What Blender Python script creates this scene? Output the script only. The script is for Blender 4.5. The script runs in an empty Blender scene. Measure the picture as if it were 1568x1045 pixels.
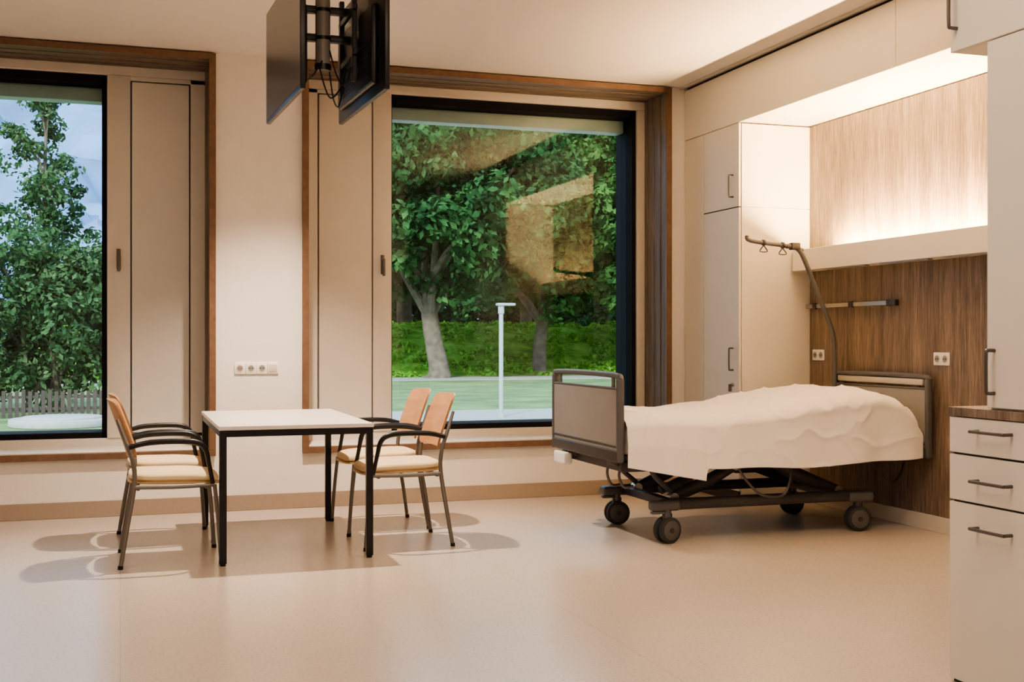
import bpy, bmesh, math, random
import numpy as np
from mathutils import Vector, Matrix, noise

random.seed(7); np.random.seed(7)
scene = bpy.context.scene
COL = scene.collection
try:
    scene.view_settings.view_transform = 'AgX'
    scene.view_settings.look = 'AgX - Medium High Contrast'
except Exception:
    pass

# ------------------------------------------------------------------ materials
def _nt(name):
    m = bpy.data.materials.new(name); m.use_nodes = True
    nt = m.node_tree
    return m, nt, nt.nodes, nt.links, nt.nodes["Principled BSDF"]

def mat(name, col, rough=0.5, metal=0.0, var=0.04, nscale=8.0, bump=0.0, bscale=60.0, spec=0.5):
    m, nt, N, L, b = _nt(name)
    tc = N.new("ShaderNodeTexCoord")
    nz = N.new("ShaderNodeTexNoise"); nz.inputs["Scale"].default_value = nscale
    nz.inputs["Detail"].default_value = 3
    L.new(tc.outputs["Object"], nz.inputs["Vector"])
    r = N.new("ShaderNodeValToRGB")
    c = np.array(col)
    r.color_ramp.elements[0].color = (*np.clip(c*(1-var),0,1), 1)
    r.color_ramp.elements[1].color = (*np.clip(c*(1+var),0,1), 1)
    r.color_ramp.elements[0].position = .3; r.color_ramp.elements[1].position = .7
    L.new(nz.outputs["Fac"], r.inputs["Fac"]); L.new(r.outputs["Color"], b.inputs["Base Color"])
    b.inputs["Roughness"].default_value = rough
    b.inputs["Metallic"].default_value = metal
    b.inputs["Specular IOR Level"].default_value = spec
    if bump > 0:
        n2 = N.new("ShaderNodeTexNoise"); n2.inputs["Scale"].default_value = bscale
        n2.inputs["Detail"].default_value = 4
        L.new(tc.outputs["Object"], n2.inputs["Vector"])
        bp = N.new("ShaderNodeBump"); bp.inputs["Strength"].default_value = bump
        bp.inputs["Distance"].default_value = 0.01
        L.new(n2.outputs["Fac"], bp.inputs["Height"]); L.new(bp.outputs["Normal"], b.inputs["Normal"])
    return m

def wood(name, cols, stretch, rough=0.45, bump=0.15, fine=3.0, lo=.36, hi=.64, wf=.5):
    m, nt, N, L, b = _nt(name)
    tc = N.new("ShaderNodeTexCoord"); mp = N.new("ShaderNodeMapping")
    mp.inputs["Scale"].default_value = stretch
    L.new(tc.outputs["Object"], mp.inputs["Vector"])
    n1 = N.new("ShaderNodeTexNoise"); n1.inputs["Scale"].default_value = 1.0
    n1.inputs["Detail"].default_value = 5; n1.inputs["Roughness"].default_value = .65
    n1.inputs["Distortion"].default_value = .35
    L.new(mp.outputs["Vector"], n1.inputs["Vector"])
    mp2 = N.new("ShaderNodeMapping"); mp2.inputs["Scale"].default_value = [s*fine for s in stretch]
    L.new(tc.outputs["Object"], mp2.inputs["Vector"])
    n2 = N.new("ShaderNodeTexNoise"); n2.inputs["Scale"].default_value = 1.0
    n2.inputs["Detail"].default_value = 6; n2.inputs["Roughness"].default_value = .7
    L.new(mp2.outputs["Vector"], n2.inputs["Vector"])
    mx = N.new("ShaderNodeMath"); mx.operation = 'MULTIPLY_ADD'
    mx.inputs[1].default_value = 1-wf
    ml = N.new("ShaderNodeMath"); ml.operation = 'MULTIPLY'; ml.inputs[1].default_value = wf
    L.new(n2.outputs["Fac"], ml.inputs[0]); L.new(n1.outputs["Fac"], mx.inputs[0]); L.new(ml.outputs[0], mx.inputs[2])
    r = N.new("ShaderNodeValToRGB")
    els = r.color_ramp.elements
    els[0].position = lo; els[0].color = (*cols[0], 1)
    els[1].position = hi; els[1].color = (*cols[-1], 1)
    if len(cols) == 3:
        e = els.new(.5); e.color = (*cols[1], 1)
    L.new(mx.outputs[0], r.inputs["Fac"]); L.new(r.outputs["Color"], b.inputs["Base Color"])
    b.inputs["Roughness"].default_value = rough
    bp = N.new("ShaderNodeBump"); bp.inputs["Strength"].default_value = bump; bp.inputs["Distance"].default_value = .004
    L.new(mx.outputs[0], bp.inputs["Height"]); L.new(bp.outputs["Normal"], b.inputs["Normal"])
    return m

def emis(name, col, s):
    m, nt, N, L, b = _nt(name)
    b.inputs["Base Color"].default_value = (*col, 1)
    b.inputs["Emission Color"].default_value = (*col, 1)
    b.inputs["Emission Strength"].default_value = s
    return m

def leafmat(name, c1, c2, c3, scale=.6):
    m = bpy.data.materials.new(name); m.use_nodes = True
    nt = m.node_tree; N = nt.nodes; L = nt.links; N.clear()
    out = N.new("ShaderNodeOutputMaterial")
    tc = N.new("ShaderNodeTexCoord"); nz = N.new("ShaderNodeTexNoise")
    nz.inputs["Scale"].default_value = scale; nz.inputs["Detail"].default_value = 6; nz.inputs["Roughness"].default_value = .75
    L.new(tc.outputs["Object"], nz.inputs["Vector"])
    r = N.new("ShaderNodeValToRGB"); e = r.color_ramp.elements
    e[0].position = .35; e[0].color = (*c1, 1); e[1].position = .66; e[1].color = (*c3, 1)
    k = e.new(.5); k.color = (*c2, 1)
    L.new(nz.outputs["Fac"], r.inputs["Fac"])
    d = N.new("ShaderNodeBsdfDiffuse"); t = N.new("ShaderNodeBsdfTranslucent")
    L.new(r.outputs["Color"], d.inputs["Color"]); L.new(r.outputs["Color"], t.inputs["Color"])
    ms = N.new("ShaderNodeMixShader"); ms.inputs[0].default_value = .3
    L.new(d.outputs[0], ms.inputs[1]); L.new(t.outputs[0], ms.inputs[2])
    L.new(ms.outputs[0], out.inputs["Surface"])
    return m

M = {}
M['wall'] = mat("plaster_white", (.79,.755,.715), .85, var=.015, bump=.25, bscale=140)
M['ceil'] = mat("ceiling_paint", (.76,.715,.675), .9, var=.01)
M['lam'] = mat("laminate_white", (.74,.70,.64), .42, var=.012)
M['lamg'] = mat("laminate_warm_grey", (.62,.57,.51), .45, var=.012)
M['winw'] = mat("window_frame_white", (.66,.62,.57), .45, var=.015)
M['gap'] = mat("shadow_gap", (.05,.045,.04), .8)
M['black'] = mat("black_frame", (.010,.010,.012), .7, spec=.15)
M['blk'] = mat("black_steel", (.014,.014,.016), .35, metal=.3)
M['tvb'] = mat("tv_plastic", (.010,.010,.012), .35)
M['scr'] = mat("tv_screen", (.13,.12,.11), .22, spec=.8)
M['steel'] = mat("brushed_steel", (.42,.40,.38), .35, metal=.9)
M['dsteel'] = mat("dark_grey_metal", (.13,.12,.115), .4, metal=.6)
M['pole'] = mat("pole_grey_paint", (.30,.275,.25), .4)
M['tube'] = mat("chair_tube_grey", (.20,.19,.18), .35, metal=.7)
M['chrome'] = mat("chrome", (.6,.58,.55), .2, metal=1.0)
M['dgrey'] = mat("bed_dark_grey", (.040,.040,.043), .45)
M['mgrey'] = mat("bed_mid_grey", (.095,.095,.10), .45)
M['bpanel'] = mat("bed_panel_grey", (.26,.25,.24), .5)
M['brail'] = mat("bed_rail_light", (.50,.47,.43), .4)
M['rubber'] = mat("caster_rubber", (.035,.035,.037), .6)
M['hub'] = mat("caster_hub", (.095,.09,.088), .5)
M['cush'] = mat("seat_cushion_cream", (.70,.56,.36), .85, var=.05, bump=.2, bscale=300)
M['sheet'] = mat("bed_linen", (.84,.80,.755), .9, var=.01, bump=.1, bscale=400)
M['sock'] = mat("socket_white", (.85,.83,.80), .35)
M['sockr'] = mat("socket_red", (.5,.05,.04), .4)
M['tabtop'] = mat("table_top_laminate", (.72,.69,.65), .35, var=.02)
M['ply'] = wood("beech_plywood", [(.40,.205,.10),(.48,.26,.13),(.55,.315,.165)], (3,3,18), .35, .05)
M['plyl'] = wood("beech_plywood_light", [(.55,.36,.18),(.62,.42,.22)], (3,3,18), .4, .05)
M['wwall'] = wood("oak_panel_brown", [(.085,.062,.045),(.185,.138,.102),(.32,.248,.185)], (16,16,.7), .55, .25, fine=6.5, lo=.37, hi=.62, wf=.62)
M['wlinH'] = wood("window_lining_wood_h", [(.10,.075,.056),(.17,.13,.10),(.25,.195,.155)], (1.2,30,45), .5, .3, lo=.4, hi=.6)
M['wlinV'] = wood("window_lining_wood_v", [(.11,.09,.075),(.19,.155,.13),(.28,.235,.20)], (30,45,1.2), .5, .3, lo=.4, hi=.6)
M['wedge'] = wood("lining_edge_wood", [(.13,.072,.045),(.20,.12,.075)], (9,9,9), .45, .1)
M['sill'] = mat("sill_board", (.74,.69,.62), .35, var=.03)
M['base'] = mat("baseboard_vinyl", (.34,.27,.215), .5, var=.03, nscale=60)
M['blind'] = mat("blind_cassette_grey", (.55,.60,.58), .5)
M['strip'] = emis("led_diffuser", (1,.78,.5), 6)
M['dl'] = emis("downlight_lens", (1,.82,.6), 8)
M['bark'] = mat("bark", (.15,.12,.095), .9, var=.4, nscale=3, bump=.6, bscale=12)
M['leaf1'] = leafmat("leaves_dark", (.014,.045,.020), (.045,.125,.048), (.12,.26,.09))
M['leaf2'] = leafmat("leaves_light", (.024,.07,.024), (.065,.165,.05), (.16,.32,.095))
M['leafb'] = leafmat("leaves_bush", (.02,.05,.024), (.06,.13,.058), (.16,.27,.12), 1.5)
M['ivy'] = leafmat("bank_greenery", (.09,.24,.03), (.19,.42,.06), (.34,.60,.11), .8)
M['lawn'] = mat("lawn", (.15,.24,.085), .95, var=.35, nscale=.9)
M['path'] = mat("path_gravel", (.36,.37,.35), .9, var=.1)
M['conc'] = mat("concrete", (.42,.43,.43), .85, var=.08)
M['fence'] = mat("fence_wood", (.07,.055,.05), .9, var=.2)
M['post'] = mat("lamp_post_paint", (.36,.42,.44), .5)
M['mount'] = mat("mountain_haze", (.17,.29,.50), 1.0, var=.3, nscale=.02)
M['ext'] = mat("facade_render", (.5,.5,.5), .9)

def floor_mat():
    m, nt, N, L, b = _nt("floor_linoleum")
    tc = N.new("ShaderNodeTexCoord")
    v = N.new("ShaderNodeTexNoise"); v.inputs["Scale"].default_value = 85; v.inputs["Detail"].default_value = 3
    L.new(tc.outputs["Object"], v.inputs["Vector"])
    r = N.new("ShaderNodeValToRGB"); e = r.color_ramp.elements
    e[0].position = .32; e[0].color = (.38,.315,.27,1)
    e[1].position = .42; e[1].color = (.50,.432,.375,1)
    k = e.new(.66); k.color = (.51,.442,.385,1)
    k = e.new(.72); k.color = (.56,.495,.435,1)
    L.new(v.outputs["Fac"], r.inputs["Fac"])
    n = N.new("ShaderNodeTexNoise"); n.inputs["Scale"].default_value = .7; n.inputs["Detail"].default_value = 3
    L.new(tc.outputs["Object"], n.inputs["Vector"])
    r2 = N.new("ShaderNodeValToRGB"); e = r2.color_ramp.elements
    e[0].color = (.93,.93,.93,1); e[1].color = (1,1,1,1)
    L.new(n.outputs["Fac"], r2.inputs["Fac"])
    mx = N.new("ShaderNodeMix"); mx.data_type = 'RGBA'; mx.blend_type = 'MULTIPLY'; mx.inputs[0].default_value = 1
    L.new(r.outputs["Color"], mx.inputs[6]); L.new(r2.outputs["Color"], mx.inputs[7])
    br = N.new("ShaderNodeTexBrick"); br.offset = 0
    br.inputs["Scale"].default_value = 1; br.inputs["Brick Width"].default_value = 1.9; br.inputs["Row Height"].default_value = 40
    br.inputs["Mortar Size"].default_value = .0025; br.inputs["Color1"].default_value = (1,1,1,1); br.inputs["Color2"].default_value = (1,1,1,1)
    br.inputs["Mortar"].default_value = (.85,.83,.8,1)
    L.new(tc.outputs["Object"], br.inputs["Vector"])
    mx2 = N.new("ShaderNodeMix"); mx2.data_type = 'RGBA'; mx2.blend_type = 'MULTIPLY'; mx2.inputs[0].default_value = 1
    L.new(mx.outputs[2], mx2.inputs[6]); L.new(br.outputs["Color"], mx2.inputs[7])
    L.new(mx2.outputs[2], b.inputs["Base Color"])
    b.inputs["Roughness"].default_value = .25
    b.inputs["Specular IOR Level"].default_value = .6
    n3 = N.new("ShaderNodeTexNoise"); n3.inputs["Scale"].default_value = 5
    L.new(tc.outputs["Object"], n3.inputs["Vector"])
    bp = N.new("ShaderNodeBump"); bp.inputs["Strength"].default_value = .06; bp.inputs["Distance"].default_value = .01
    L.new(n3.outputs["Fac"], bp.inputs["Height"]); L.new(bp.outputs["Normal"], b.inputs["Normal"])
    return m
M['floor'] = floor_mat()

def glass_mat():
    m = bpy.data.materials.new("window_glass"); m.use_nodes = True
    nt = m.node_tree; N = nt.nodes; L = nt.links; N.clear()
    out = N.new("ShaderNodeOutputMaterial")
    t = N.new("ShaderNodeBsdfTransparent"); t.inputs[0].default_value = (.91,.96,.94,1)
    g = N.new("ShaderNodeBsdfGlossy"); g.inputs["Roughness"].default_value = .0
    f = N.new("ShaderNodeFresnel"); f.inputs["IOR"].default_value = 1.5
    ms = N.new("ShaderNodeMixShader")
    L.new(f.outputs[0], ms.inputs[0]); L.new(t.outputs[0], ms.inputs[1]); L.new(g.outputs[0], ms.inputs[2])
    L.new(ms.outputs[0], out.inputs["Surface"])
    return m
M['glass'] = glass_mat()

# ------------------------------------------------------------------ builder
class B:
    def __init__(s, origin=(0,0,0)):
        s.v = []; s.f = []; s.m = []; s.sm = []; s.mats = []; s.o = Vector(origin)
    def mi(s, k):
        if k not in s.mats: s.mats.append(k)
        return s.mats.index(k)
    def add(s, vs, fs, k, smooth=False):
        o = len(s.v); i = s.mi(k)
        s.v += [Vector(p)-s.o for p in vs]
        for f in fs:
            s.f.append([a+o for a in f]); s.m.append(i); s.sm.append(smooth)
    def bm(s, bm, k, smooth=False):
        bm.verts.index_update()
        s.add([v.co.copy() for v in bm.verts], [[v.index for v in f.verts] for f in bm.faces], k, smooth)
        bm.free()
    def box(s, a, b, k, bev=0.0, seg=2, rot=None, smooth=False):
        a = Vector(a); b = Vector(b); c = (a+b)/2; d = b-a
        bm = bmesh.new(); bmesh.ops.create_cube(bm, size=1)
        for v in bm.verts: v.co = Vector((v.co.x*abs(d.x), v.co.y*abs(d.y), v.co.z*abs(d.z)))
        if bev > 0:
            bev = min(bev, .45*min(abs(d.x), abs(d.y), abs(d.z)))
            bmesh.ops.bevel(bm, geom=bm.edges[:], offset=bev, segments=seg, affect='EDGES', profile=.5)
        for v in bm.verts:
            if rot is not None: v.co = rot @ v.co
            v.co += c
        s.bm(bm, k, smooth or bev > 0 and seg > 2)
    def tube(s, pts, r, k, seg=12, sub=6, smooth=True, flat=1.0, caps=True):
        P = [Vector(p) for p in pts]
        R = list(r) if hasattr(r, '__len__') else [r]*len(P)
        if sub > 1 and len(P) > 2:
            Q = []; RR = []
            for i in range(len(P)-1):
                p0 = P[max(i-1,0)]; p1 = P[i]; p2 = P[i+1]; p3 = P[min(i+2,len(P)-1)]
                for j in range(sub):
                    t = j/sub
                    Q.append(.5*((2*p1)+(-p0+p2)*t+(2*p0-5*p1+4*p2-p3)*t*t+(-p0+3*p1-3*p2+p3)*t**3))
                    RR.append(R[i]*(1-t)+R[i+1]*t)
            Q.append(P[-1]); RR.append(R[-1]); P = Q; R = RR
        n = len(P)
        T = [(P[min(i+1,n-1)]-P[max(i-1,0)]).normalized() for i in range(n)]
        up = Vector((0,0,1)) if abs(T[0].z) < .9 else Vector((0,1,0))
        x = T[0].cross(up).normalized()
        vs = []; fs = []
        for i in range(n):
            x = (x - T[i]*x.dot(T[i])).normalized(); y = T[i].cross(x)
            for j in range(seg):
                a = 2*math.pi*j/seg
                vs.append(P[i]+x*math.cos(a)*R[i]+y*math.sin(a)*R[i]*flat)
        for i in range(n-1):
            for j in range(seg):
                j2 = (j+1) % seg
                fs.append([i*seg+j, i*seg+j2, (i+1)*seg+j2, (i+1)*seg+j])
        if caps:
            fs.append(list(range(seg))[::-1]); fs.append([(n-1)*seg+j for j in range(seg)])
        s.add(vs, fs, k, smooth)
    def cyl(s, p0, p1, r, k, seg=24, bev=0.0, smooth=True):
        p0 = Vector(p0); p1 = Vector(p1)
        if bev > 0:
            d = (p1-p0).normalized()*bev
            s.tube([p0, p0+d*.3, p0+d, p1-d, p1-d*.3, p1], [r-bev, r-bev*.3, r, r, r-bev*.3, r-bev], k, seg, 1, smooth)
        else:
            s.tube([p0, p1], r, k, seg, 1, smooth)
    def obj(s, name, parent=None, auto=True):
        me = bpy.data.meshes.new(name)
        me.from_pydata([tuple(v) for v in s.v], [], s.f)
        for k in s.mats: me.materials.append(M[k])
        me.polygons.foreach_set("material_index", s.m)
        me.polygons.foreach_set("use_smooth", s.sm)
        me.update()
        bmm = bmesh.new(); bmm.from_mesh(me); bmesh.ops.recalc_face_normals(bmm, faces=bmm.faces); bmm.to_mesh(me); bmm.free()
        if any(s.sm):
            try: me.set_sharp_from_angle(angle=math.radians(42))
            except Exception: pass
        o = bpy.data.objects.new(name, me); COL.objects.link(o)
        o.location = s.o
        if parent is not None:
            o.parent = parent; o.location = s.o - parent.location
        return o

def empty(name, loc):
    e = bpy.data.objects.new(name, None); e.location = loc; e.empty_display_size = .2
    COL.objects.link(e); return e

# ------------------------------------------------------------------ room shell
XL, XR, YB, YF, ZC = -4.2, 4.91, 8.52, -2.2, 3.235
def simple(name, boxes, origin=(0,0,0)):
    b = B(origin)
    for a, c, k, *r in boxes: b.box(a, c, k, *(r or []))
    return b.obj(name)

simple("floor", [((XL-.3, YF-.3, -.25), (XR+.3, YB+.02, 0), 'floor')])
simple("ceiling", [((XL-.3, YF-.3, ZC), (XR+.3, 9.35, ZC+.3), 'ceil')])
simple("wall_left", [((XL-.3, YF-.3, 0), (XL, 9.3, ZC), 'wall')])
simple("wall_front", [((XL, YF-.3, 0), (XR+.3, YF, ZC), 'wall')])
simple("wall_right", [((XR, YF, 0), (XR+.3, 9.3, ZC), 'wall')])
W1 = (-2.29, .635); W2 = (1.244, 4.17); WZ0, WZ1 = .396, 3.225
b = B()
WO = 9.3
b.box((XL, YB, 0), (W1[0], WO, ZC), 'wall')
b.box((W1[1], YB, 0), (W2[0], WO, ZC), 'wall')
b.box((W2[1], YB, 0), (XR, WO, ZC), 'wall')
for w in (W1, W2):
    b.box((w[0], YB, 0), (w[1], WO, WZ0), 'wall')
    b.box((w[0], YB, WZ1), (w[1], WO, ZC), 'wall')
b.obj("wall_back")
simple("baseboard_back", [((XL, YB-.012, 0), (4.30, YB, .112), 'base', .003)])
simple("baseboard_left", [((XL, YF, 0), (XL+.012, YB-.012, .112), 'base', .003)])
simple("baseboard_right", [((XR-.034, 5.0, 0), (XR-.02, 7.63, .10), 'lamg', .003)])

# ------------------------------------------------------------------ windows
def window(name, w, panel_side):
    x0, x1 = w; z0, z1 = WZ0, WZ1; yf = YB-.03; T = .042
    b = B(((x0+x1)/2, YB, z0))
    yi = 8.97
    b.box((x0, yf, z1-T), (x1, yi, z1), 'wlinH', .002, 1)
    b.box((x0, yf, z0), (x1, yi, z0+T), 'wlinH', .002, 1)
    b.box((x0, yf, z0+T), (x0+T, yi, z1-T), 'wlinV', .002, 1)
    b.box((x1-T, yf, z0+T), (x1, yi, z1-T), 'wlinV', .002, 1)
    b.box((x0-.002, yf-.006, z1-T-.002), (x1+.002, yf, z1), 'wedge', .002, 1)
    b.box((x0-.002, yf-.006, z0), (x1+.002, yf, z0+T+.002), 'wedge', .002, 1)
    b.box((x0-.002, yf-.006, z0+T), (x0+T+.002, yf, z1-T), 'wedge', .002, 1)
    b.box((x1-T-.002, yf-.006, z0+T), (x1+.002, yf, z1-T), 'wedge', .002, 1)
    for yy in (8.60, 8.72, 8.84):
        b.box((x0+T, yy, z1-T-.006), (x1-T, yy+.016, z1-T), 'wlinH')
        b.box((x1-T-.006, yy, z0+T), (x1-T, yy+.016, z1-T), 'wlinV')
    b.box((x0+T, yf+.02, z0+T), (x1-T, yi-.05, z0+T+.012), 'sill', .003, 1)
    ix0, ix1, iz0, iz1 = x0+T, x1-T, z0+T, z1-T
    ya, yb = 8.90, 8.985
    fr = .07
    b.box((ix0, ya, iz1-fr), (ix1, yb, iz1), 'winw', .004, 1)
    b.box((ix0, ya, iz0), (ix1, yb, iz0+fr), 'winw', .004, 1)
    if panel_side == 'R':
        gx0, gx1 = ix0+fr, -.09
        post = (-.09, .07); leaf = (.078, .478); fr2 = (.486, ix1)
        b.box((ix0, ya, iz0+fr), (gx0, yb, iz1-fr), 'winw', .004, 1)
    else:
        gx0, gx1 = 1.985, ix1-fr
        post = (1.84, 1.985); leaf = (1.425, 1.832); fr2 = (ix0, 1.417)
        b.box((gx1, ya, iz0+fr), (ix1, yb, iz1-fr), 'winw', .004, 1)
    b.box((post[0], ya-.01, iz0+fr), (post[1], yb, iz1-fr), 'winw', .006, 2)
    b.box((fr2[0], ya, iz0+fr), (fr2[1], yb, iz1-fr), 'winw', .004, 1)
    lo, hi = min(post[0], leaf[0], fr2[0]), max(post[1], leaf[1], fr2[1])
    b.box((lo+.01, yb-.04, iz0+fr), (hi-.01, yb, iz1-fr), 'gap')
    b.box((leaf[0], ya-.004, iz0+fr+.035), (leaf[1], yb-.03, iz1-fr-.04), 'winw', .004, 1)
    b.box((lo, ya, iz0+fr), (hi, yb-.01, iz0+fr+.027), 'winw', .003, 1)
    b.box((lo, ya, iz1-fr-.032), (hi, yb-.01, iz1-fr), 'winw', .003, 1)
    b.box((lo, yb, iz0), (hi, WO-.02, iz1), 'ext')
    hx = (post[0]+post[1])/2; hz = 1.79
    b.box((hx-.014, ya-.022, hz-.075), (hx+.014, ya-.01, hz+.075), 'dsteel', .005)
    b.cyl((hx, ya-.01, hz+.03), (hx, ya-.06, hz+.03), .009, 'dsteel', 12)
    b.box((hx-.011, ya-.07, hz-.09), (hx+.011, ya-.055, hz+.045), 'dsteel', .005)
    k = .035; zt = iz1-fr; zb = iz0+fr
    y0, y1 = 8.93, 9.26
    b.box((gx0, y0, zt-.06), (gx1, y1, zt), 'black')
    b.box((gx0, y0, zb), (gx1, y1, zb+.04), 'black')
    b.box((gx0, y0, zb), (gx0+.012, y1, zt), 'black')
    b.box((gx1-k, y0, zb), (gx1, y1, zt), 'black')
    b.box((gx0, 9.10, zt-.16), (gx1-k, 9.24, zt-.06), 'blind', .004, 1)
    b.box((gx0+.01, 9.045, zb+.03), (gx1-k+.01, 9.050, zt-.05), 'glass')
    b.box((gx0, 9.05, zb-.02), (gx1, WO+.04, zb+.015), 'black')
    return b.obj(name)
window("window_1", W1, 'R')
window("window_2", W2, 'L')

# ------------------------------------------------------------------ wood wall niche, fascia
b = B((4.9, 6.3, 0))
b.box((XR-.02, 4.98, .10), (XR, 7.63, 2.80), 'wwall')
b.obj("wall_panel_oak")
b = B((4.3, 6.3, 2.81))
js = [3.6, 5.81, 8.52]
for i in range(len(js)-1):
    b.box((4.30, js[i]+.002, 2.81), (4.322, js[i+1]-.002, 3.208), 'lam', .0015, 1)
b.box((4.31, 3.6, 2.83), (4.33, 8.52, 3.20), 'gap')
b.box((4.322, 3.6, 2.81), (4.91, 8.52, 2.835), 'lam')
b.box((4.33, 3.6, 3.19), (4.40, 8.52, 3.235), 'gap')
b.box((4.255, 3.6, 3.222), (4.272, 8.52, 3.235), 'lamg')
b.obj("trim_soffit_fascia")

# corner wardrobe
b = B((4.6, 8.08, 0))
b.box((4.32, 7.644, .0), (4.905, 8.515, 2.80), 'lam')
b.box((4.305, 7.66, .02), (4.325, 8.51, 2.80), 'gap')
b.box((4.30, 8.197, .10), (4.32, 8.515, 2.805), 'lam', .002, 1)
b.box((4.30, 7.646, .10), (4.32, 8.19, 2.185), 'lam', .002, 1)
b.box((4.30, 7.646, 2.193), (4.32, 8.19, 2.805), 'lam', .002, 1)
b.box((4.32, 7.636, .0), (4.90, 7.646, 2.186), 'lam')
b.box((4.32, 7.636, 2.192), (4.90, 7.646, 2.80), 'lam')
def c_handle_v(b, x, y, z0, z1, nx=-1):
    o = nx*.035
    b.tube([(x, y, z0), (x+o*.8, y, z0), (x+o, y, z0+.012), (x+o, y, z1-.012), (x+o*.8, y, z1), (x, y, z1)], .0065, 'dsteel', 10, 3)
c_handle_v(b, 4.30, 7.73, 2.27, 2.43)
c_handle_v(b, 4.30, 7.73, .99, 1.15)
b.cyl((4.30, 7.73, .88), (4.285, 7.73, .88), .014, 'steel', 16)
b.box((4.26, 7.727, .83), (4.287, 7.733, .885), 'dsteel', .002, 1)
b.obj("wardrobe")

b = B((4.6, 4.3, 0))
b.box((4.32, 3.62, 0), (4.905, 4.97, 2.80), 'lam')
b.box((4.30, 3.63, .10), (4.32, 4.29, 2.80), 'lam', .002, 1)
b.box((4.30, 4.30, .10), (4.32, 4.965, 2.80), 'lam', .002, 1)
c_handle_v(b, 4.30, 4.22, .99, 1.15); c_handle_v(b, 4.30, 4.38, .99, 1.15)
b.obj("tall_cupboard")

# bed-head light shelf
b = B((4.8, 6.3, 1.72))
b.box((4.727, 5.0, 1.72), (4.742, 7.61, 1.875), 'lam', .002, 1)
b.box((4.742, 5.0, 1.72), (4.89, 7.61, 1.735), 'lam')
b.box((4.742, 5.0, 1.735), (4.89, 7.61, 1.80), 'lam')
b.box((4.742, 7.60, 1.735), (4.89, 7.61, 1.875), 'lam')
b.box((4.77, 5.1, 1.80), (4.83, 7.25, 1.815), 'strip')
for yy in (5.7, 6.35, 7.0):
    b.box((4.75, yy-.25, 1.712), (4.79, yy+.25, 1.721), 'steel', .002, 1)
b.obj("bedhead_light_shelf")

# equipment rail
b = B((4.85, 7.07, 1.46))
b.box((4.845, 6.54, 1.445), (4.855, 7.62, 1.475), 'steel', .002, 1)
b.box((4.835, 6.54, 1.44), (4.865, 6.60, 1.48), 'dgrey', .004)
for yy in (6.62, 7.05, 7.5):
    b.box((4.855, yy-.012, 1.45), (4.892, yy+.012, 1.47), 'steel')
    b.box((4.836, yy-.02, 1.438), (4.86, yy+.02, 1.482), 'dgrey', .003)
b.obj("equipment_rail")

def socket_x(name, y, z, n=2):
    b = B((XR-.02, y, z)); wd = .075*n; x = XR-.02
    b.box((x-.009, y-wd/2, z-.041), (x, y+wd/2, z+.041), 'sock', .004)
    for i in range(n):
        c = y-wd/2+.0375+.075*i
        b.cyl((x-.0095, c, z), (x-.0115, c, z), .026, 'lamg', 24)
        b.cyl((x-.0118, c, z), (x-.0116, c, z), .020, 'bpanel', 24)
        for s in (-.009, .009): b.cyl((x-.0135, c+s, z), (x-.0118, c+s, z), .0042, 'gap', 8)
    return b.obj(name)
socket_x("wall_socket", 7.51, 1.10)
socket_x("wall_socket", 6.14, 1.093)
b = B((.92, YB, 1.01))
for i in range(4):
    c = .92-.1125*1.03+.077*i; y = YB
    b.box((c-.038, y-.010, .968), (c+.038, y, 1.052), 'sock', .004)
    if i < 3:
        b.cyl((c, y-.010, 1.01), (c, y-.0125, 1.01), .026, 'lamg', 24)
        b.cyl((c, y-.0130, 1.01), (c, y-.0126, 1.01), .020, 'bpanel', 24)
        for s in (-.009, .009): b.cyl((c+s, y-.0145, 1.01), (c+s, y-.013, 1.01), .0045, 'sockr' if i == 0 else 'gap', 8)
    else:
        b.box((c-.028, y-.013, .982), (c+.028, y-.01, 1.038), 'lamg', .002)
b.obj("socket_strip")

# ------------------------------------------------------------------ right foreground storage unit
FX = 2.81
b = B((3.1, 2.8, 0))
b.box((FX+.02, 2.3, 0), (3.45, 3.485, .945), 'lam')
b.box((FX+.012, 2.3, .0), (FX+.022, 3.48, .945), 'gap')
zs = [(.012, .642), (.650, .810), (.818, .943)]
for a, c in zs:
    b.box((FX, 2.87, a), (FX+.02, 3.49, c), 'lam', .002, 1)
    b.box((FX, 2.3, a), (FX+.02, 2.862, c), 'lam', .002, 1)
for hz in (.90, .728, .565):
    hc = 3.26
    b.tube([(FX, hc-.08, hz), (FX-.03, hc-.08, hz), (FX-.036, hc-.07, hz), (FX-.036, hc+.07, hz), (FX-.03, hc+.08, hz), (FX, hc+.08, hz)], .006, 'dsteel', 10, 3)
b.box((FX-.004, 2.3, .946), (3.46, 3.492, .978), 'wwall', .002, 1)
b.box((FX+.02, 2.3, .978), (3.45, 3.30, 2.24), 'lam')
b.box((FX, 2.7, .985), (FX+.02, 3.298, 2.235), 'lam', .002, 1)
b.box((FX, 2.3, .985), (FX+.02, 2.694, 2.235), 'lam', .002, 1)
c_handle_v(b, FX, 3.262, 1.035, 1.18)
b.box((FX+.02, 2.3, 2.24), (3.45, 3.48, ZC-.003), 'lam')
b.box((FX, 2.3, 2.24), (FX+.02, 3.485, ZC-.01), 'lam', .002, 1)
c_handle_v(b, FX, 3.45, 2.32, 2.46)
b.obj("storage_cabinet")

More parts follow.
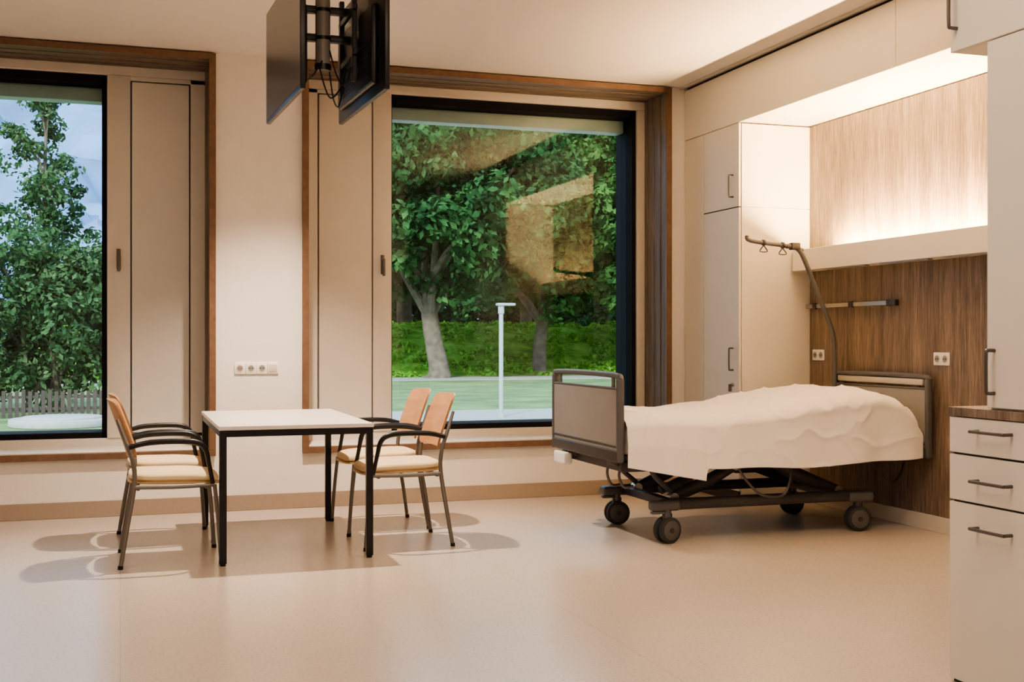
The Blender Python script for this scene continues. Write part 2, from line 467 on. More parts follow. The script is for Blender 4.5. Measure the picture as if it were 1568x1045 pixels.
# ------------------------------------------------------------------ table
b = B((.93, 7.16, 0))
tx0, tx1, ty0, ty1 = .50, 1.34, 6.45, 7.87
b.box((tx0, ty0, .728), (tx1, ty1, .75), 'tabtop', .003)
b.box((tx0+.005, ty0+.005, .692), (tx1-.005, ty0+.03, .728), 'blk')
b.box((tx0+.005, ty1-.03, .692), (tx1-.005, ty1-.005, .728), 'blk')
b.box((tx0+.005, ty0+.03, .692), (tx0+.03, ty1-.03, .728), 'blk')
b.box((tx1-.03, ty0+.03, .692), (tx1-.005, ty1-.03, .728), 'blk')
for x in (tx0+.022, tx1-.022):
    for y in (ty0+.022, ty1-.022):
        b.box((x-.019, y-.019, .012), (x+.019, y+.019, .728), 'blk', .003, 1)
        b.cyl((x, y, 0), (x, y, .014), .016, 'blk', 16)
tb = b.obj("dining_table")

# ------------------------------------------------------------------ chairs (facing +X)
def chair():
    b = B()
    for s in (-1, 1):
        y = s*.245
        b.tube([(-.27, s*.26, .0), (-.235, y, .22), (-.20, y, .44), (-.205, y, .56), (-.245, s*.235, .68), (-.285, s*.215, .79)],
               [.0115,.0125,.0125,.0125,.011,.009], 'tube', 12, 5)
        b.tube([(.25, s*.262, .0), (.235, s*.255, .22), (.215, y, .43)], .0115, 'tube', 12, 5)
        b.cyl((-.27, s*.26, 0), (-.268, s*.26, .02), .014, 'blk', 12)
        b.cyl((.25, s*.262, 0), (.249, s*.262, .02), .014, 'blk', 12)
        b.tube([(-.20, y, .43), (.0, y, .425), (.215, y, .43)], .012, 'tube', 10, 3)
        b.tube([(-.222, s*.255, .645), (-.12, s*.272, .668), (.03, s*.28, .672), (.12, s*.28, .662), (.165, s*.276, .625), (.185, s*.268, .54), (.205, s*.258, .44)],
               [.012,.014,.014,.014,.013,.011,.011], 'blk', 12, 6, flat=1.1)
    b.tube([(-.18, -.245, .42), (-.18, .245, .42)], .011, 'tube', 10, 1)
    b.tube([(.17, -.245, .42), (.17, .245, .42)], .011, 'tube', 10, 1)
    def pad(z0, z1, k, inset, dome):
        vs = []; fs = []
        hx, hy = .245-inset, .235-inset
        def se(a, rx, ry, p=4.5):
            c, s_ = math.cos(a), math.sin(a)
            d = (abs(c)**p+abs(s_)**p)**(-1/p)
            return c*d*rx, s_*d*ry
        seg = 40
        rings = [(1-.05, z0), (1, z0+(z1-z0)*.3), (1, z0+(z1-z0)*.65), (.975, z1-.004), (.92, z1+dome*.3), (.6, z1+dome*.8), (.25, z1+dome), (.02, z1+dome)]
        for sc, z in rings:
            for j in range(seg):
                x, y = se(2*math.pi*j/seg, hx*sc, hy*sc)
                zz = z + (-.018*((x/hx)**2) if x > 0 else .006*((x/hx)**2))
                vs.append((x+.01, y, zz))
        for i in range(len(rings)-1):
            for j in range(seg):
                j2 = (j+1) % seg
                fs.append([i*seg+j, i*seg+j2, (i+1)*seg+j2, (i+1)*seg+j])
        fs.append(list(range(seg))[::-1]); fs.append([(len(rings)-1)*seg+j for j in range(seg)])
        b.add(vs, fs, k, True)
    pad(.438, .452, 'plyl', 0, 0)
    pad(.452, .490, 'cush', .006, .008)
    nu, nv = 18, 12; vs = []; fs = []
    def P(u, v, off):
        yy = u*(.225-.018*v)
        zz = .575+.305*v
        bend = -.045*(1-u*u)+.01
        xx = -.220 - .105*v**1.15 + bend*1.0 + .03
        top = .012*(1-u*u) if v > .5 else 0
        return Vector((xx+off, yy, zz + top*(v-.5)*2 ))
    for off in (0, -.011):
        for i in range(nu+1):
            for j in range(nv+1):
                u = -1+2*i/nu; v = j/nv
                e = max(0, abs(u)-.82)/.18; f = max(0, abs(2*v-1)-.78)/.22
                if e > 0 and f > 0 and e*e+f*f > 1:
                    l = math.sqrt(e*e+f*f); e /= l; f /= l
                    u = math.copysign(.82+.18*e, u); v = .5+math.copysign((.78+.22*f)/2, v-.5)
                vs.append(P(u, v, off))
    n1 = (nu+1)*(nv+1)
    idx = lambda i, j, s: s*n1+i*(nv+1)+j
    for i in range(nu):
        for j in range(nv):
            fs.append([idx(i,j,0), idx(i+1,j,0), idx(i+1,j+1,0), idx(i,j+1,0)])
            fs.append([idx(i,j,1), idx(i,j+1,1), idx(i+1,j+1,1), idx(i+1,j,1)])
    for i in range(nu):
        for j in (0, nv): fs.append([idx(i,j,0), idx(i+1,j,0), idx(i+1,j,1), idx(i,j,1)])
    for j in range(nv):
        for i in (0, nu): fs.append([idx(i,j,0), idx(i,j+1,0), idx(i,j+1,1), idx(i,j,1)])
    b.add(vs, fs, 'ply', True)
    return b.obj("armchair")
c0 = chair()
spots = [((.27, 6.80), 0), ((.27, 7.48), 2), ((1.585, 6.925), 180), ((1.60, 7.575), 182)]
for i, ((x, y), a) in enumerate(spots):
    o = c0 if i == 0 else c0.copy()
    if i: COL.objects.link(o)
    o.location = (x, y, 0); o.rotation_euler = (0, 0, math.radians(a))

# ------------------------------------------------------------------ TVs on ceiling pole
E = empty("tv_pole_mount", (.96, 5.87, ZC))
b = B((.96, 5.87, ZC))
b.cyl((.96, 5.87, 2.575), (.96, 5.87, ZC), .037, 'pole', 28)
b.cyl((.96, 5.87, 3.205), (.96, 5.87, ZC), .10, 'pole', 32)
b.cyl((.96, 5.87, 2.56), (.96, 5.87, 2.59), .041, 'blk', 28)
for z in (2.72, 2.86):
    b.cyl((.96, 5.87, z-.008), (.96, 5.87, z+.008), .042, 'blk', 24)
    b.box((.82, 5.85, z-.018), (.925, 5.89, z+.018), 'blk', .004)
    b.box((.995, 5.85, z-.018), (1.11, 5.89, z+.018), 'blk', .004)
for x in (.835, 1.085):
    for yy in (5.70, 6.04):
        b.box((x-.012, yy-.018, 2.48), (x+.012, yy+.018, 2.96), 'blk', .003, 1)
    for z in (2.62, 2.84):
        b.box((x-.01, 5.66, z-.014), (x+.01, 6.08, z+.014), 'blk', .003, 1)
b.obj("pole", E)
b = B((.96, 5.87, ZC))
b.tube([(.99, 5.85, 2.66), (1.02, 5.80, 2.52), (1.05, 5.74, 2.47), (1.07, 5.70, 2.55)], .004, 'blk', 6, 6)
b.tube([(.93, 5.86, 2.62), (.96, 5.80, 2.46), (1.0, 5.84, 2.42), (1.06, 5.9, 2.50), (1.09, 5.95, 2.6)], .004, 'blk', 6, 6)
b.tube([(.95, 5.83, 2.60), (.90, 5.80, 2.52), (.86, 5.80, 2.50), (.83, 5.78, 2.58)], .004, 'blk', 6, 6)
b.tube([(.99, 5.88, 2.6), (1.02, 5.92, 2.44), (1.06, 6.0, 2.41), (1.09, 6.05, 2.5)], .0035, 'blk', 6, 6)
b.obj("cables", E)
def tv(x, face, y0, y1, z0, z1, yaw):
    cy = (y0+y1)/2; cz = (z0+z1)/2
    b = B((x, cy, cz))
    f = face
    b.box((x-.012, y0, z0), (x+.012, y1, z1), 'tvb', .005)
    sx = x+f*.0122
    b.box((min(sx, sx+f*.0015), y0+.012, z0+.016), (max(sx, sx+f*.0015), y1-.012, z1-.012), 'scr')
    bx = sorted((x-f*.010, x-f*.045))
    b.box((bx[0], y0+.12, z0+.05), (bx[1], y1-.12, z1-.16), 'tvb', .015, 3)
    for i in range(9):
        zz = z0+.09+.02*i
        bb = sorted((x-f*.045, x-f*.047)); b.box((bb[0], y0+.2, zz), (bb[1], y1-.2, zz+.007), 'blk')
    o = b.obj("television"); o.rotation_euler = (0, 0, math.radians(yaw)); return o
tv(.775, -1, 5.42, 6.39, 2.37, 2.96, 2.5)
tv(1.145, 1, 5.31, 6.28, 2.37, 2.96, 2.5)

# ------------------------------------------------------------------ hospital bed
BY0, BY1 = 6.24, 7.26; BYC = (BY0+BY1)/2
E = empty("hospital_bed", (3.8, BYC, 0))
def part(name, fn):
    b = B((3.8, BYC, 0)); fn(b); return b.obj(name, E)

def end_board(x, t, y0, y1, z0, z1, slot_open):
    def fn(b):
        b.box((x-t/2, y0+.03, z0+.06), (x+t/2, y1-.03, z1-.085), 'bpanel', .008, 3)
        b.box((x-t/2-.006, y0, z0), (x+t/2+.006, y0+.035, z1-.02), 'mgrey', .012, 3)
        b.box((x-t/2-.006, y1-.035, z0), (x+t/2+.006, y1, z1-.02), 'mgrey', .012, 3)
        b.box((x-t/2-.008, y0+.01, z0), (x+t/2+.008, y1-.01, z0+.07), 'dgrey', .01, 3)
        b.box((x-t/2-.004, y0+.03, z0+.085), (x+t/2+.004, y1-.03, z0+.10), 'dgrey', .003, 1)
        b.box((x-t/2-.003, y0+.03, z1-.088), (x+t/2+.003, y1-.03, z1-.076), 'mgrey', .003, 1)
        ym = (y0+y1)/2
        b.tube([(x, y0+.015, z1-.08), (x, y0+.02, z1-.03), (x, y0+.06, z1-.008), (x, ym, z1-.002), (x, y1-.06, z1-.008), (x, y1-.02, z1-.03), (x, y1-.015, z1-.08)], .017, 'mgrey', 12, 6)
        if not slot_open:
            b.box((x-t/2, y0+.06, z1-.062), (x+t/2, y1-.06, z1-.022), 'brail', .007, 3)
        b.box((x-.006, y0+.10, z1-.09), (x+.006, y0+.13, z1-.012), 'mgrey'); b.box((x-.006, y1-.13, z1-.09), (x+.006, y1-.10, z1-.012), 'mgrey')
    return fn
part("footboard", end_board(2.745, .032, 6.24, 7.34, .50, 1.012, True))
part("headboard", end_board(4.84, .032, 6.19, 7.24, .46, .985, False))

WH = [(3.10, 6.37), (3.10, 7.12), (4.45, 6.40), (4.45, 7.17)]
def casters(b):
    for i, (x, y) in enumerate(WH):
        ang = [.25, -.1, -.2, .15][i]
        d = Vector((math.cos(ang), math.sin(ang), 0)); nrm = Vector((-d.y, d.x, 0))
        c = Vector((x, y, .078))
        for s in (-1, 1):
            p0 = c+nrm*s*.012; p1 = c+nrm*s*.042
            b.cyl(p0, p1, .078, 'rubber', 36, .008)
            b.cyl(p1-nrm*s*.002, p1+nrm*s*.003, .058, 'hub', 30, .002)
            b.cyl(p1, p1+nrm*s*.006, .016, 'dgrey', 16)
        b.cyl(c-nrm*.045, c+nrm*.045, .012, 'steel', 12)
        b.box(c+Vector((-.03,-.012,-.01)), c+Vector((.03,.012,.10)), 'dgrey', .006)
        b.cyl(c+Vector((0,0,.07)), c+Vector((0,0,.145)), .024, 'mgrey', 20)
        pd = Vector((-1 if x < 3.8 else 1, 0, 0))
        pc = c+Vector((0,0,.105))+pd*.06
        b.box(pc-Vector((.045,.018,.008)), pc+Vector((.045,.018,.008)), 'mgrey', .006)
part("casters", casters)
def base(b):
    for y in (6.39, 7.14):
        b.tube([(3.02, y, .215), (3.08, y, .222), (3.25, y, .225), (4.3, y, .225), (4.47, y, .222), (4.53, y, .215)], [.02,.03,.03,.03,.03,.02], 'dgrey', 12, 4, flat=1.15)
        b.box((3.0, y-.045, .19), (3.18, y+.045, .25), 'mgrey', .018, 3)
        b.box((4.36, y-.045, .19), (4.54, y+.045, .25), 'mgrey', .018, 3)
    for x in (3.16, 4.38):
        b.box((x-.03, 6.39, .20), (x+.03, 7.14, .25), 'dgrey', .008)
    b.box((3.35, 6.45, .205), (4.25, 6.60, .232), 'mgrey', .008)
    for y in (6.50, 7.03):
        b.tube([(3.20, y, .25), (3.42, y, .335), (3.62, y, .43)], [.022,.028,.022], 'dgrey', 10, 4, flat=1.5)
        b.tube([(4.36, y, .25), (4.10, y, .35), (3.92, y, .44)], [.022,.028,.022], 'dgrey', 10, 4, flat=1.5)
        b.tube([(3.22, y+.02, .27), (3.10, y+.02, .37), (3.05, y+.02, .45)], .016, 'mgrey', 10, 4)
        b.cyl((3.20, y-.03, .25), (3.20, y+.03, .25), .03, 'steel', 16)
        b.cyl((4.36, y-.03, .25), (4.36, y+.03, .25), .03, 'steel', 16)
        b.cyl((3.62, y-.03, .43), (3.62, y+.03, .43), .026, 'steel', 16)
    b.cyl((3.62, 6.5, .43), (3.62, 7.03, .43), .018, 'dgrey', 14)
    b.cyl((3.92, 6.5, .44), (3.92, 7.03, .44), .018, 'dgrey', 14)
    b.tube([(3.24, 6.76, .26), (3.5, 6.76, .36)], .028, 'mgrey', 14, 1)
    b.tube([(3.5, 6.76, .36), (3.66, 6.76, .43)], .014, 'chrome', 12, 1)
    b.tube([(4.34, 6.76, .26), (4.1, 6.76, .37)], .028, 'mgrey', 14, 1)
    b.tube([(4.1, 6.76, .37), (3.94, 6.76, .44)], .014, 'chrome', 12, 1)
    b.box((3.72, 6.66, .36), (3.98, 6.86, .44), 'dgrey', .012, 3)
part("undercarriage", base)
def deck(b):
    for y in (6.31, 7.19):
        b.box((2.77, y-.02, .44), (4.82, y+.02, .50), 'dgrey', .006)
    for x in (2.80, 3.05, 3.62, 3.92, 4.40, 4.80):
        b.box((x-.02, 6.31, .44), (x+.02, 7.19, .49), 'dgrey', .004, 1)
    b.box((2.80, 6.31, .50), (4.79, 7.19, .53), 'mgrey', .008)
    b.box((2.76, 6.34, .47), (2.92, 6.5, .53), 'dgrey', .01)
    b.box((2.76, 7.0, .47), (2.92, 7.16, .53), 'dgrey', .01)
    b.tube([(2.82, 6.6, .46), (2.81, 6.6, .40), (2.84, 6.6, .33), (2.90, 6.6, .33)], .009, 'dsteel', 8, 6)
    b.tube([(2.82, 6.42, .46), (2.81, 6.42, .40), (2.84, 6.42, .34), (2.90, 6.42, .34)], .009, 'dsteel', 8, 6)
    b.tube([(3.55, 6.33, .45), (3.60, 6.31, .36), (3.70, 6.30, .27), (3.84, 6.30, .26), (3.90, 6.31, .34), (3.92, 6.33, .44)], .008, 'dsteel', 8, 8)
    b.tube([(4.55, 6.4, .45), (4.60, 6.38, .36), (4.68, 6.38, .29), (4.76, 6.4, .33), (4.80, 6.4, .42), (4.83, 6.42, .46)], .006, 'dgrey', 8, 8)
    b.box((2.70, 7.05, .41), (2.76, 7.24, .49), 'sock', .012, 3)
part("deck", deck)
def mattress(b):
    b.box((2.80, 6.30, .53), (4.78, 7.20, .70), 'sheet', .04, 4)
    b.box((4.22, 6.42, .70), (4.70, 7.08, .80), 'sheet', .045, 4)
part("mattress", mattress)

def lerp_tab(x, tab):
    if x <= tab[0][0]: return tab[0][1]
    for (a, va), (c, vc) in zip(tab, tab[1:]):
        if x <= c:
            t = (x-a)/(c-a); t = t*t*(3-2*t)
            return va+(vc-va)*t
    return tab[-1][1]
ZT = [(2.78,.775),(3.0,.782),(3.35,.775),(3.7,.80),(4.0,.845),(4.3,.882),(4.50,.885),(4.64,.86),(4.75,.79),(4.81,.68)]
def sheet(b):
    nx, ns = 280, 190; vs = []; fs = []
    y0, y1 = 6.225, 7.275; R = .085
    for i in range(nx+1):
        x = 2.775+(4.815-2.775)*i/nx
        zt = lerp_tab(x, ZT)
        if x < 3.28: zh = .475-.095*((x-2.775)/.505)
        elif x < 3.295: zh = .38+.075*(x-3.28)/.015
        else: zh = .455-.018*math.sin((x-3.31)*2.6)+.005*math.sin(x*9)
        zh2 = .46+.015*math.sin(x*7)
        for j in range(ns+1):
            s = j/ns
            if s < .30:
                t = s/.30; y = y0; z = zh+(zt-R-zh)*t; nrm = Vector((0,-1,0)); hang = 1-t
            elif s < .38:
                a = (s-.30)/.08*math.pi/2; y = y0+R-R*math.cos(a); z = zt-R+R*math.sin(a); nrm = Vector((0,-math.cos(a),math.sin(a))); hang = 0
            elif s < .72:
                t = (s-.38)/.34; y = y0+R+(y1-y0-2*R)*t; z = zt; nrm = Vector((0,0,1)); hang = 0
            elif s < .80:
                a = (s-.72)/.08*math.pi/2; y = y1-R+R*math.sin(a); z = zt-R+R*math.cos(a); nrm = Vector((0,math.sin(a),math.cos(a))); hang = 0
            else:
                t = max(0,(s-.80)/.20); y = y1; z = zt-R+(zh2-zt+R)*t; nrm = Vector((0,1,0)); hang = t
            hang = max(0, hang)
            top = max(0, nrm.z)
            if top > 0:
                c = (y-(y0+y1)/2)/((y1-y0)/2); z -= top*.03*c*c*c*c
                z += top*.018*math.exp(-((x-4.45)/.22)**2)*(1-c*c)
            p = Vector((x, y, z))
            act = .4+.8*math.exp(-((x-4.2)/.45)**2)
            q = Vector((x*2.2+y*2.0, y*2.6-x*1.8, z*1.0))
            w1 = max(0, 1-abs(noise.noise(q))*3.2)
            q2 = Vector((x*5.0-y*3.0+5, y*2.0+x*1.5, z*5.0+3))
            w2 = max(0, 1-abs(noise.noise(q2))*3.6)
            w3 = noise.noise(Vector((x*2.0+9, y*2.0+3, z*2.0+1)))
            sidef = 1-.45*hang
            d = (.013*w1*w1+.009*w2*w2)*act*sidef + .007*w3
            fold = .007*math.sin(x*15+.6*z+2.5*noise.noise(Vector((x*1.5,0,0))))+.008*noise.noise(Vector((x*7, 1.3, z*.8)))
            fold *= (1.0+1.8*math.exp(-((x-4.62)/.22)**2))
            d += fold*hang**.7 + .006*hang
            if nrm.y < 0 and x < 3.285: d += .012*min(1, hang*2.5)
            p += nrm*d
            vs.append(p)
    for i in range(nx):
        for j in range(ns):
            a = i*(ns+1)+j
            fs.append([a, a+1, a+ns+2, a+ns+1])
    b.add(vs, fs, 'sheet', True)
so = part("bed_sheet", sheet)
sol = so.modifiers.new("thick", 'SOLIDIFY'); sol.thickness = .004; sol.offset = -1

# patient lifting pole (trapeze)
py = 7.16
b = B((4.78, py, .45))
b.tube([(4.79, py, .47), (4.785, py, .9), (4.785, py, 1.12), (4.765, py, 1.28), (4.66, py, 1.52), (4.56, py, 1.74), (4.51, py, 1.83), (4.46, py, 1.86), (4.40, py, 1.865)],
       .017, 'mgrey', 16, 6)
b.tube([(4.53, py, 1.84), (4.40, py, 1.866), (4.12, py, 1.895), (4.09, py, 1.93)], .014, 'mgrey', 14, 4)
b.box((4.43, py-.025, 1.84), (4.50, py+.025, 1.89), 'dgrey', .008)
for x in (4.22, 4.37):
    z = 1.87 if x > 4.3 else 1.885
    b.cyl((x-.008, py, z), (x+.008, py, z), .022, 'dgrey', 14)
    b.tube([(x, py, z-.02), (x-.03, py, z-.06), (x+.03, py, z-.06), (x, py, z-.02)], .004, 'dgrey', 6, 3)
b.box((4.76, py-.03, .44), (4.82, py+.03, .55), 'dgrey', .006)
b.obj("bed_trapeze_pole")

# ------------------------------------------------------------------ interior lamps
def downlight(x, y, power, angle, size=.06, blend=.5, col=(1,.80,.61)):
    b = B((x, y, ZC))
    b.tube([(x, y, ZC-.006), (x, y, ZC)], .062, 'sock', 28, 1)
    b.cyl((x, y, ZC-.008), (x, y, ZC-.006), .045, 'dl', 24)
    b.obj("downlight")
    l = bpy.data.lights.new("downlight_lamp", 'SPOT'); l.energy = power; l.color = col
    l.spot_size = math.radians(angle); l.spot_blend = blend; l.shadow_soft_size = size
    o = bpy.data.objects.new("downlight_lamp", l); COL.objects.link(o); o.location = (x, y, ZC-.03)
downlight(1.03, 7.35, 680, 94, .035, .85)
downlight(-1.4, 4.6, 210, 120, .07, .9)
downlight(3.0, 4.4, 200, 120, .07, .9)

def area(name, loc, rot, sx, sy, power, col):
    l = bpy.data.lights.new(name, 'AREA'); l.shape = 'RECTANGLE'; l.size = sx; l.size_y = sy
    l.energy = power; l.color = col
    o = bpy.data.objects.new(name, l); COL.objects.link(o); o.location = loc; o.rotation_euler = rot
    return o
WARM = (1,.78,.58)
area("ceiling_fill_light", (1.0, 3.0, ZC-.02), (0,0,0), 2.4, 1.0, 60, WARM)  # unseen area lights added at ceiling height as general warm fill
area("ceiling_fill_light", (-2.2, 4.8, ZC-.02), (0,0,0), 1.2, .6, 28, WARM)
area("ceiling_fill_light", (1.5, -.5, ZC-.02), (0,0,0), 2.4, .6, 42, WARM)
area("bedhead_uplight", (4.80, 6.17, 1.83), (math.pi,0,0), .05, 2.15, 270, (1,.66,.33))

# ------------------------------------------------------------------ outside
G = -.6
simple("lawn", [((-60, 9.6, G-.3), (90, 200, G), 'lawn')])
b = B((20, 50, G)); b.box((-60, 49.5, G), (90, 53.0, G+.02), 'path'); b.obj("garden_path")
b = B((6, 26, G)); b.box((3.5, 10, G), (40, 28.5, G+.02), 'path'); b.obj("gravel_forecourt")

def leaves(name, centers, rad, per, size, mk, parent=None, flat=.8):
    n = len(centers)*per
    C = np.repeat(np.array(centers), per, axis=0)
    Rr = np.repeat(np.array(rad), per)
    d = np.random.normal(size=(n,3)); d /= np.linalg.norm(d, axis=1)[:,None]
    rr = (0.55+.5*np.random.rand(n))[:,None]*Rr[:,None]
    p = C + d*rr*np.array([1,1,flat])
    nn = d*.8+np.random.normal(size=(n,3))*.6+np.array([0,0,.35]); nn /= np.linalg.norm(nn, axis=1)[:,None]
    a = np.cross(nn, np.random.normal(size=(n,3))); a /= np.linalg.norm(a, axis=1)[:,None]
    c = np.cross(nn, a)
    s = (size*(.6+.8*np.random.rand(n)))[:,None]
    V = np.stack([p-a*s, p+c*s*.55+nn*s*.12, p+a*s, p-c*s*.55+nn*s*.12], axis=1).reshape(-1,3)
    me = bpy.data.meshes.new(name)
    me.vertices.add(4*n); me.vertices.foreach_set("co", V.ravel().astype(np.float32))
    me.loops.add(4*n); me.loops.foreach_set("vertex_index", np.arange(4*n, dtype=np.int32))
    me.polygons.add(n); me.polygons.foreach_set("loop_start", np.arange(0,4*n,4,dtype=np.int32))
    me.materials.append(M[mk]); me.update(calc_edges=True); me.validate()
    o = bpy.data.objects.new(name, me); COL.objects.link(o)
    if parent: o.parent = parent
    return o

def make_tree(name, loc, H, crown_r, crown_z, crown_h, trunk_r, mk, nclump=170, per=170, lsize=.2, clr=1.1, lean=.3, fork=2.2):
    e = empty(name, (0,0,0))
    b = B((0,0,0))
    top = Vector((lean, 0, fork+1.2))
    b.tube([(0,0,-.1), (.05,0,.4), (lean*.4,.05,fork*.6), (lean*.8,0,fork), top], [trunk_r*1.5, trunk_r*1.05, trunk_r*.9, trunk_r*.85, trunk_r*.6], 'bark', 14, 5)
    cs = []; rs = []
    for i in range(nclump):
        while True:
            q = np.random.uniform(-1,1,3)
            l = np.linalg.norm(q)
            if .45 < l < 1: break
        z = crown_z + q[2]*crown_h
        c = (q[0]*crown_r, q[1]*crown_r, z)
        cs.append(c); rs.append(clr*random.uniform(.6,1.15))
    for i in range(11):
        c = Vector(cs[i*3]); st = Vector((lean*.8,0,fork*.95)) if i % 2 else top
        md = st.lerp(c, .5)+Vector((random.uniform(-.4,.4), random.uniform(-.4,.4), random.uniform(.1,.7)))
        b.tube([st, md, c], [trunk_r*.5, trunk_r*.28, trunk_r*.08], 'bark', 8, 4)
    b.obj("trunk", e)
    leaves("foliage", cs, rs, per, lsize, mk, e)
    e.location = loc
    return e
def dup(e, name, loc, rot, sc):
    n = empty(name, loc); n.rotation_euler = (0,0,rot); n.scale = sc
    for c in e.children:
        k = c.copy(); COL.objects.link(k); k.parent = n
    return n
t1 = make_tree("park_tree", (13.9, 52.5, G), 14, 6.3, 9.2, 5.8, .46, 'leaf1', 240, 190, .20, 1.2, -.5, 2.9)
t2 = make_tree("park_tree", (20.4, 57.0, G), 14, 5.6, 8.9, 5.8, .36, 'leaf2', 220, 190, .20, 1.15, .3, 2.6)
dup(t2, "park_tree", (26.0, 54.0, G), 2.1, (.9,.9,.90))
dup(t1, "park_tree", (30.5, 60, G), 1.1, (1,1,1.05))
dup(t1, "park_tree", (9.5, 68, G+.5), 3.9, (1.1,1.1,1.1))
dup(t1, "park_tree", (17.5, 74, G+1.2), 1.0, (1.2,1.2,1.25))
dup(t2, "park_tree", (27, 78, G+1.2), 4.2, (1.3,1.3,1.2))
dup(t1, "park_tree", (38, 74, G+1.2), 5.2, (1.2,1.2,1.2))

# embankment with ground cover
b = B((20, 60, G)); vs = []; fs = []; nx, ny = 90, 22
for i in range(nx+1):
    for j in range(ny+1):
        x = -5+60*i/nx; y = 55+20*j/ny
        t = min(1, j/ny*1.7); h = 2.6*(t*t*(3-2*t))
        vs.append((x, y, G-.05+h+.25*noise.noise(Vector((x*.5,y*.5,0)))*min(1,j/3)))
for i in range(nx):
    for j in range(ny):
        a = i*(ny+1)+j; fs.append([a, a+ny+1, a+ny+2, a+1])
b.add(vs, fs, 'ivy', True); bk = b.obj("embankment")
cs = [vs[random.randrange(len(vs))] for _ in range(1300)]
cs = [(c[0]+random.uniform(-.4,.4), c[1], c[2]) for c in cs if c[1] < 70]
leaves("embankment_groundcover", cs, [.42]*len(cs), 40, .15, 'ivy', None, .6)
cs = [(random.uniform(-6, 66), random.uniform(88, 92), random.uniform(.5, 6.0)) for _ in range(520)]
leaves("distant_hedge", cs, [1.5*random.uniform(.7,1.2) for _ in cs], 90, .34, 'leaf1', None, .9)

def bushc(cx, cy, cz, rx, ry, rz, n):
    o = []
    for _ in range(n):
        while True:
            q = np.random.uniform(-1,1,3); l = np.linalg.norm(q)
            if .35 < l < 1: break
        o.append((cx+q[0]*rx, cy+q[1]*ry, max(cz+q[2]*rz, .35)))
    return o
e = empty("garden_shrub", (0,0,0))
cs = bushc(-.3, 0, 2.3, 3.4, 1.6, 2.0, 140)
b = B((0,0,0))
for i in range(9):
    c = Vector(cs[i*4]); b.tube([(random.uniform(-.5,.5), 0, 0), Vector((0,0,1.2)).lerp(c,.5), c], [.07,.05,.015], 'bark', 8, 4)
b.obj("stems", e)
leaves("foliage", cs, [.62*random.uniform(.6,1.2) for _ in cs], 200, .085, 'leafb', e)
e.location = (-1.8, 31.5, G)
e = empty("birch_tree", (0,0,0))
b = B((0,0,0)); b.tube([(0,0,0), (.1,0,3), (0,0,6), (.1,0,9.0)], [.12,.09,.06,.02], 'bark', 10, 4)
cs = []
for i in range(60):
    z = random.uniform(4.6, 9.1); r = 1.3*math.sin(min(1,(9.7-z)/3.2)*math.pi/2); a = random.uniform(0, 6.28)
    rr = r*random.uniform(.1,1); cs.append((rr*math.cos(a), rr*math.sin(a), z))
for i in range(26):
    c = Vector(cs[i]); b.tube([(.05,0,max(3,c.z-1.1)), ((c.x)*.5, c.y*.5, c.z-.4), c], [.03,.02,.008], 'bark', 6, 3)
b.obj("trunk", e)
leaves("foliage", cs, [.45*random.uniform(.5,1.2) for _ in cs], 80, .085, 'leafb', e)
e.location = (-2.05, 36, G)
b = B((-3, 29, G))
for i in range(90):
    x = -9+i*.14; h = .62+.03*math.sin(i*1.7)
    b.box((x, 29.0, G), (x+.085, 29.02, G+h), 'fence')
for z in (.18, .45): b.box((-9, 29.02, G+z), (3.6, 29.06, G+z+.06), 'fence')
b.obj("picket_fence")
b = B((-1.15, 26.3, G))
b.cyl((-1.15, 26.3, G), (-1.15, 26.3, G+.16), 1.05, 'conc', 48, .03)
b.cyl((-1.15, 26.3, G+.14), (-1.15, 26.3, G+.20), .8, 'conc', 48, .02)
b.obj("well_cover")
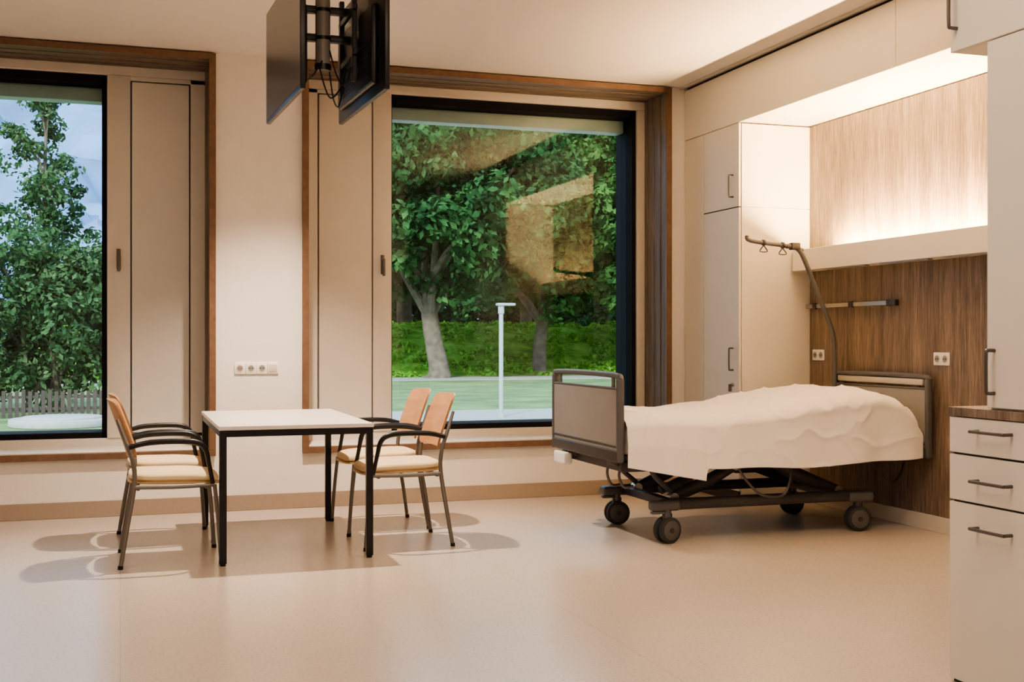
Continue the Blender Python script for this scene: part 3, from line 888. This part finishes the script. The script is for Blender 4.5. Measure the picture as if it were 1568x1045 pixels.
# mountain
vs = []; fs = []; nx, ny = 160, 60
for i in range(nx+1):
    for j in range(ny+1):
        x = -900+2000*i/nx; y = 620+500*j/ny
        h = 360*(j/ny)*(.85+.35*noise.fractal(Vector((x*.004,3.1,0)), 1, 2, 4))+50*noise.fractal(Vector((x*.016,y*.012,1)),.8,2.1,6)*min(1,j/6)
        vs.append((x,y,G-5+h))
for i in range(nx):
    for j in range(ny):
        a = i*(ny+1)+j; fs.append([a, a+ny+1, a+ny+2, a+1])
b = B((0,700,0)); b.add(vs, fs, 'mount', True); b.obj("mountain_ridge")
# lamp post
lx, ly = 8.30, 25.7
b = B((lx, ly, G))
b.cyl((lx, ly, G+.02), (lx, ly, 2.02), .05, 'post', 20)
b.cyl((lx, ly, G+.02), (lx, ly, G+.12), .09, 'post', 20)
b.box((lx-.10, ly-.12, 1.98), (lx+.32, ly+.12, 2.04), 'post', .02)
b.cyl((lx, ly, 1.80), (lx, ly, 1.98), .07, 'post', 20)
b.obj("street_lamp")
simple("facade_plinth", [((XL-.3, 9.3, -1.0), (XR+.3, 9.36, WZ0+.05), 'ext')])

# sun + sky
s = bpy.data.lights.new("sun", 'SUN'); s.energy = 6.0; s.angle = math.radians(6); s.color = (1,.96,.88)
o = bpy.data.objects.new("sun", s); COL.objects.link(o)
o.rotation_euler = Vector((-.5,-.75,.55)).to_track_quat('Z','Y').to_euler()
w = bpy.data.worlds.new("world"); scene.world = w; w.use_nodes = True
N = w.node_tree.nodes; L = w.node_tree.links; bg = N["Background"]
tc = N.new("ShaderNodeTexCoord"); sp = N.new("ShaderNodeSeparateXYZ"); r = N.new("ShaderNodeValToRGB")
L.new(tc.outputs["Generated"], sp.inputs[0]); L.new(sp.outputs["Z"], r.inputs["Fac"])
r.color_ramp.elements[0].color = (.80,.90,1.0,1); r.color_ramp.elements[1].color = (.45,.65,1.0,1)
L.new(r.outputs["Color"], bg.inputs["Color"]); bg.inputs["Strength"].default_value = 2.8

# ------------------------------------------------------------------ camera
cam = bpy.data.cameras.new("camera"); co = bpy.data.objects.new("camera", cam); COL.objects.link(co)
co.location = (0, 0, 1.22); co.rotation_euler = (math.radians(90), 0, math.radians(-18.43))
cam.sensor_width = 36; cam.lens = 1800/1568*36; cam.shift_y = -.0022; cam.clip_end = 3000
scene.camera = co
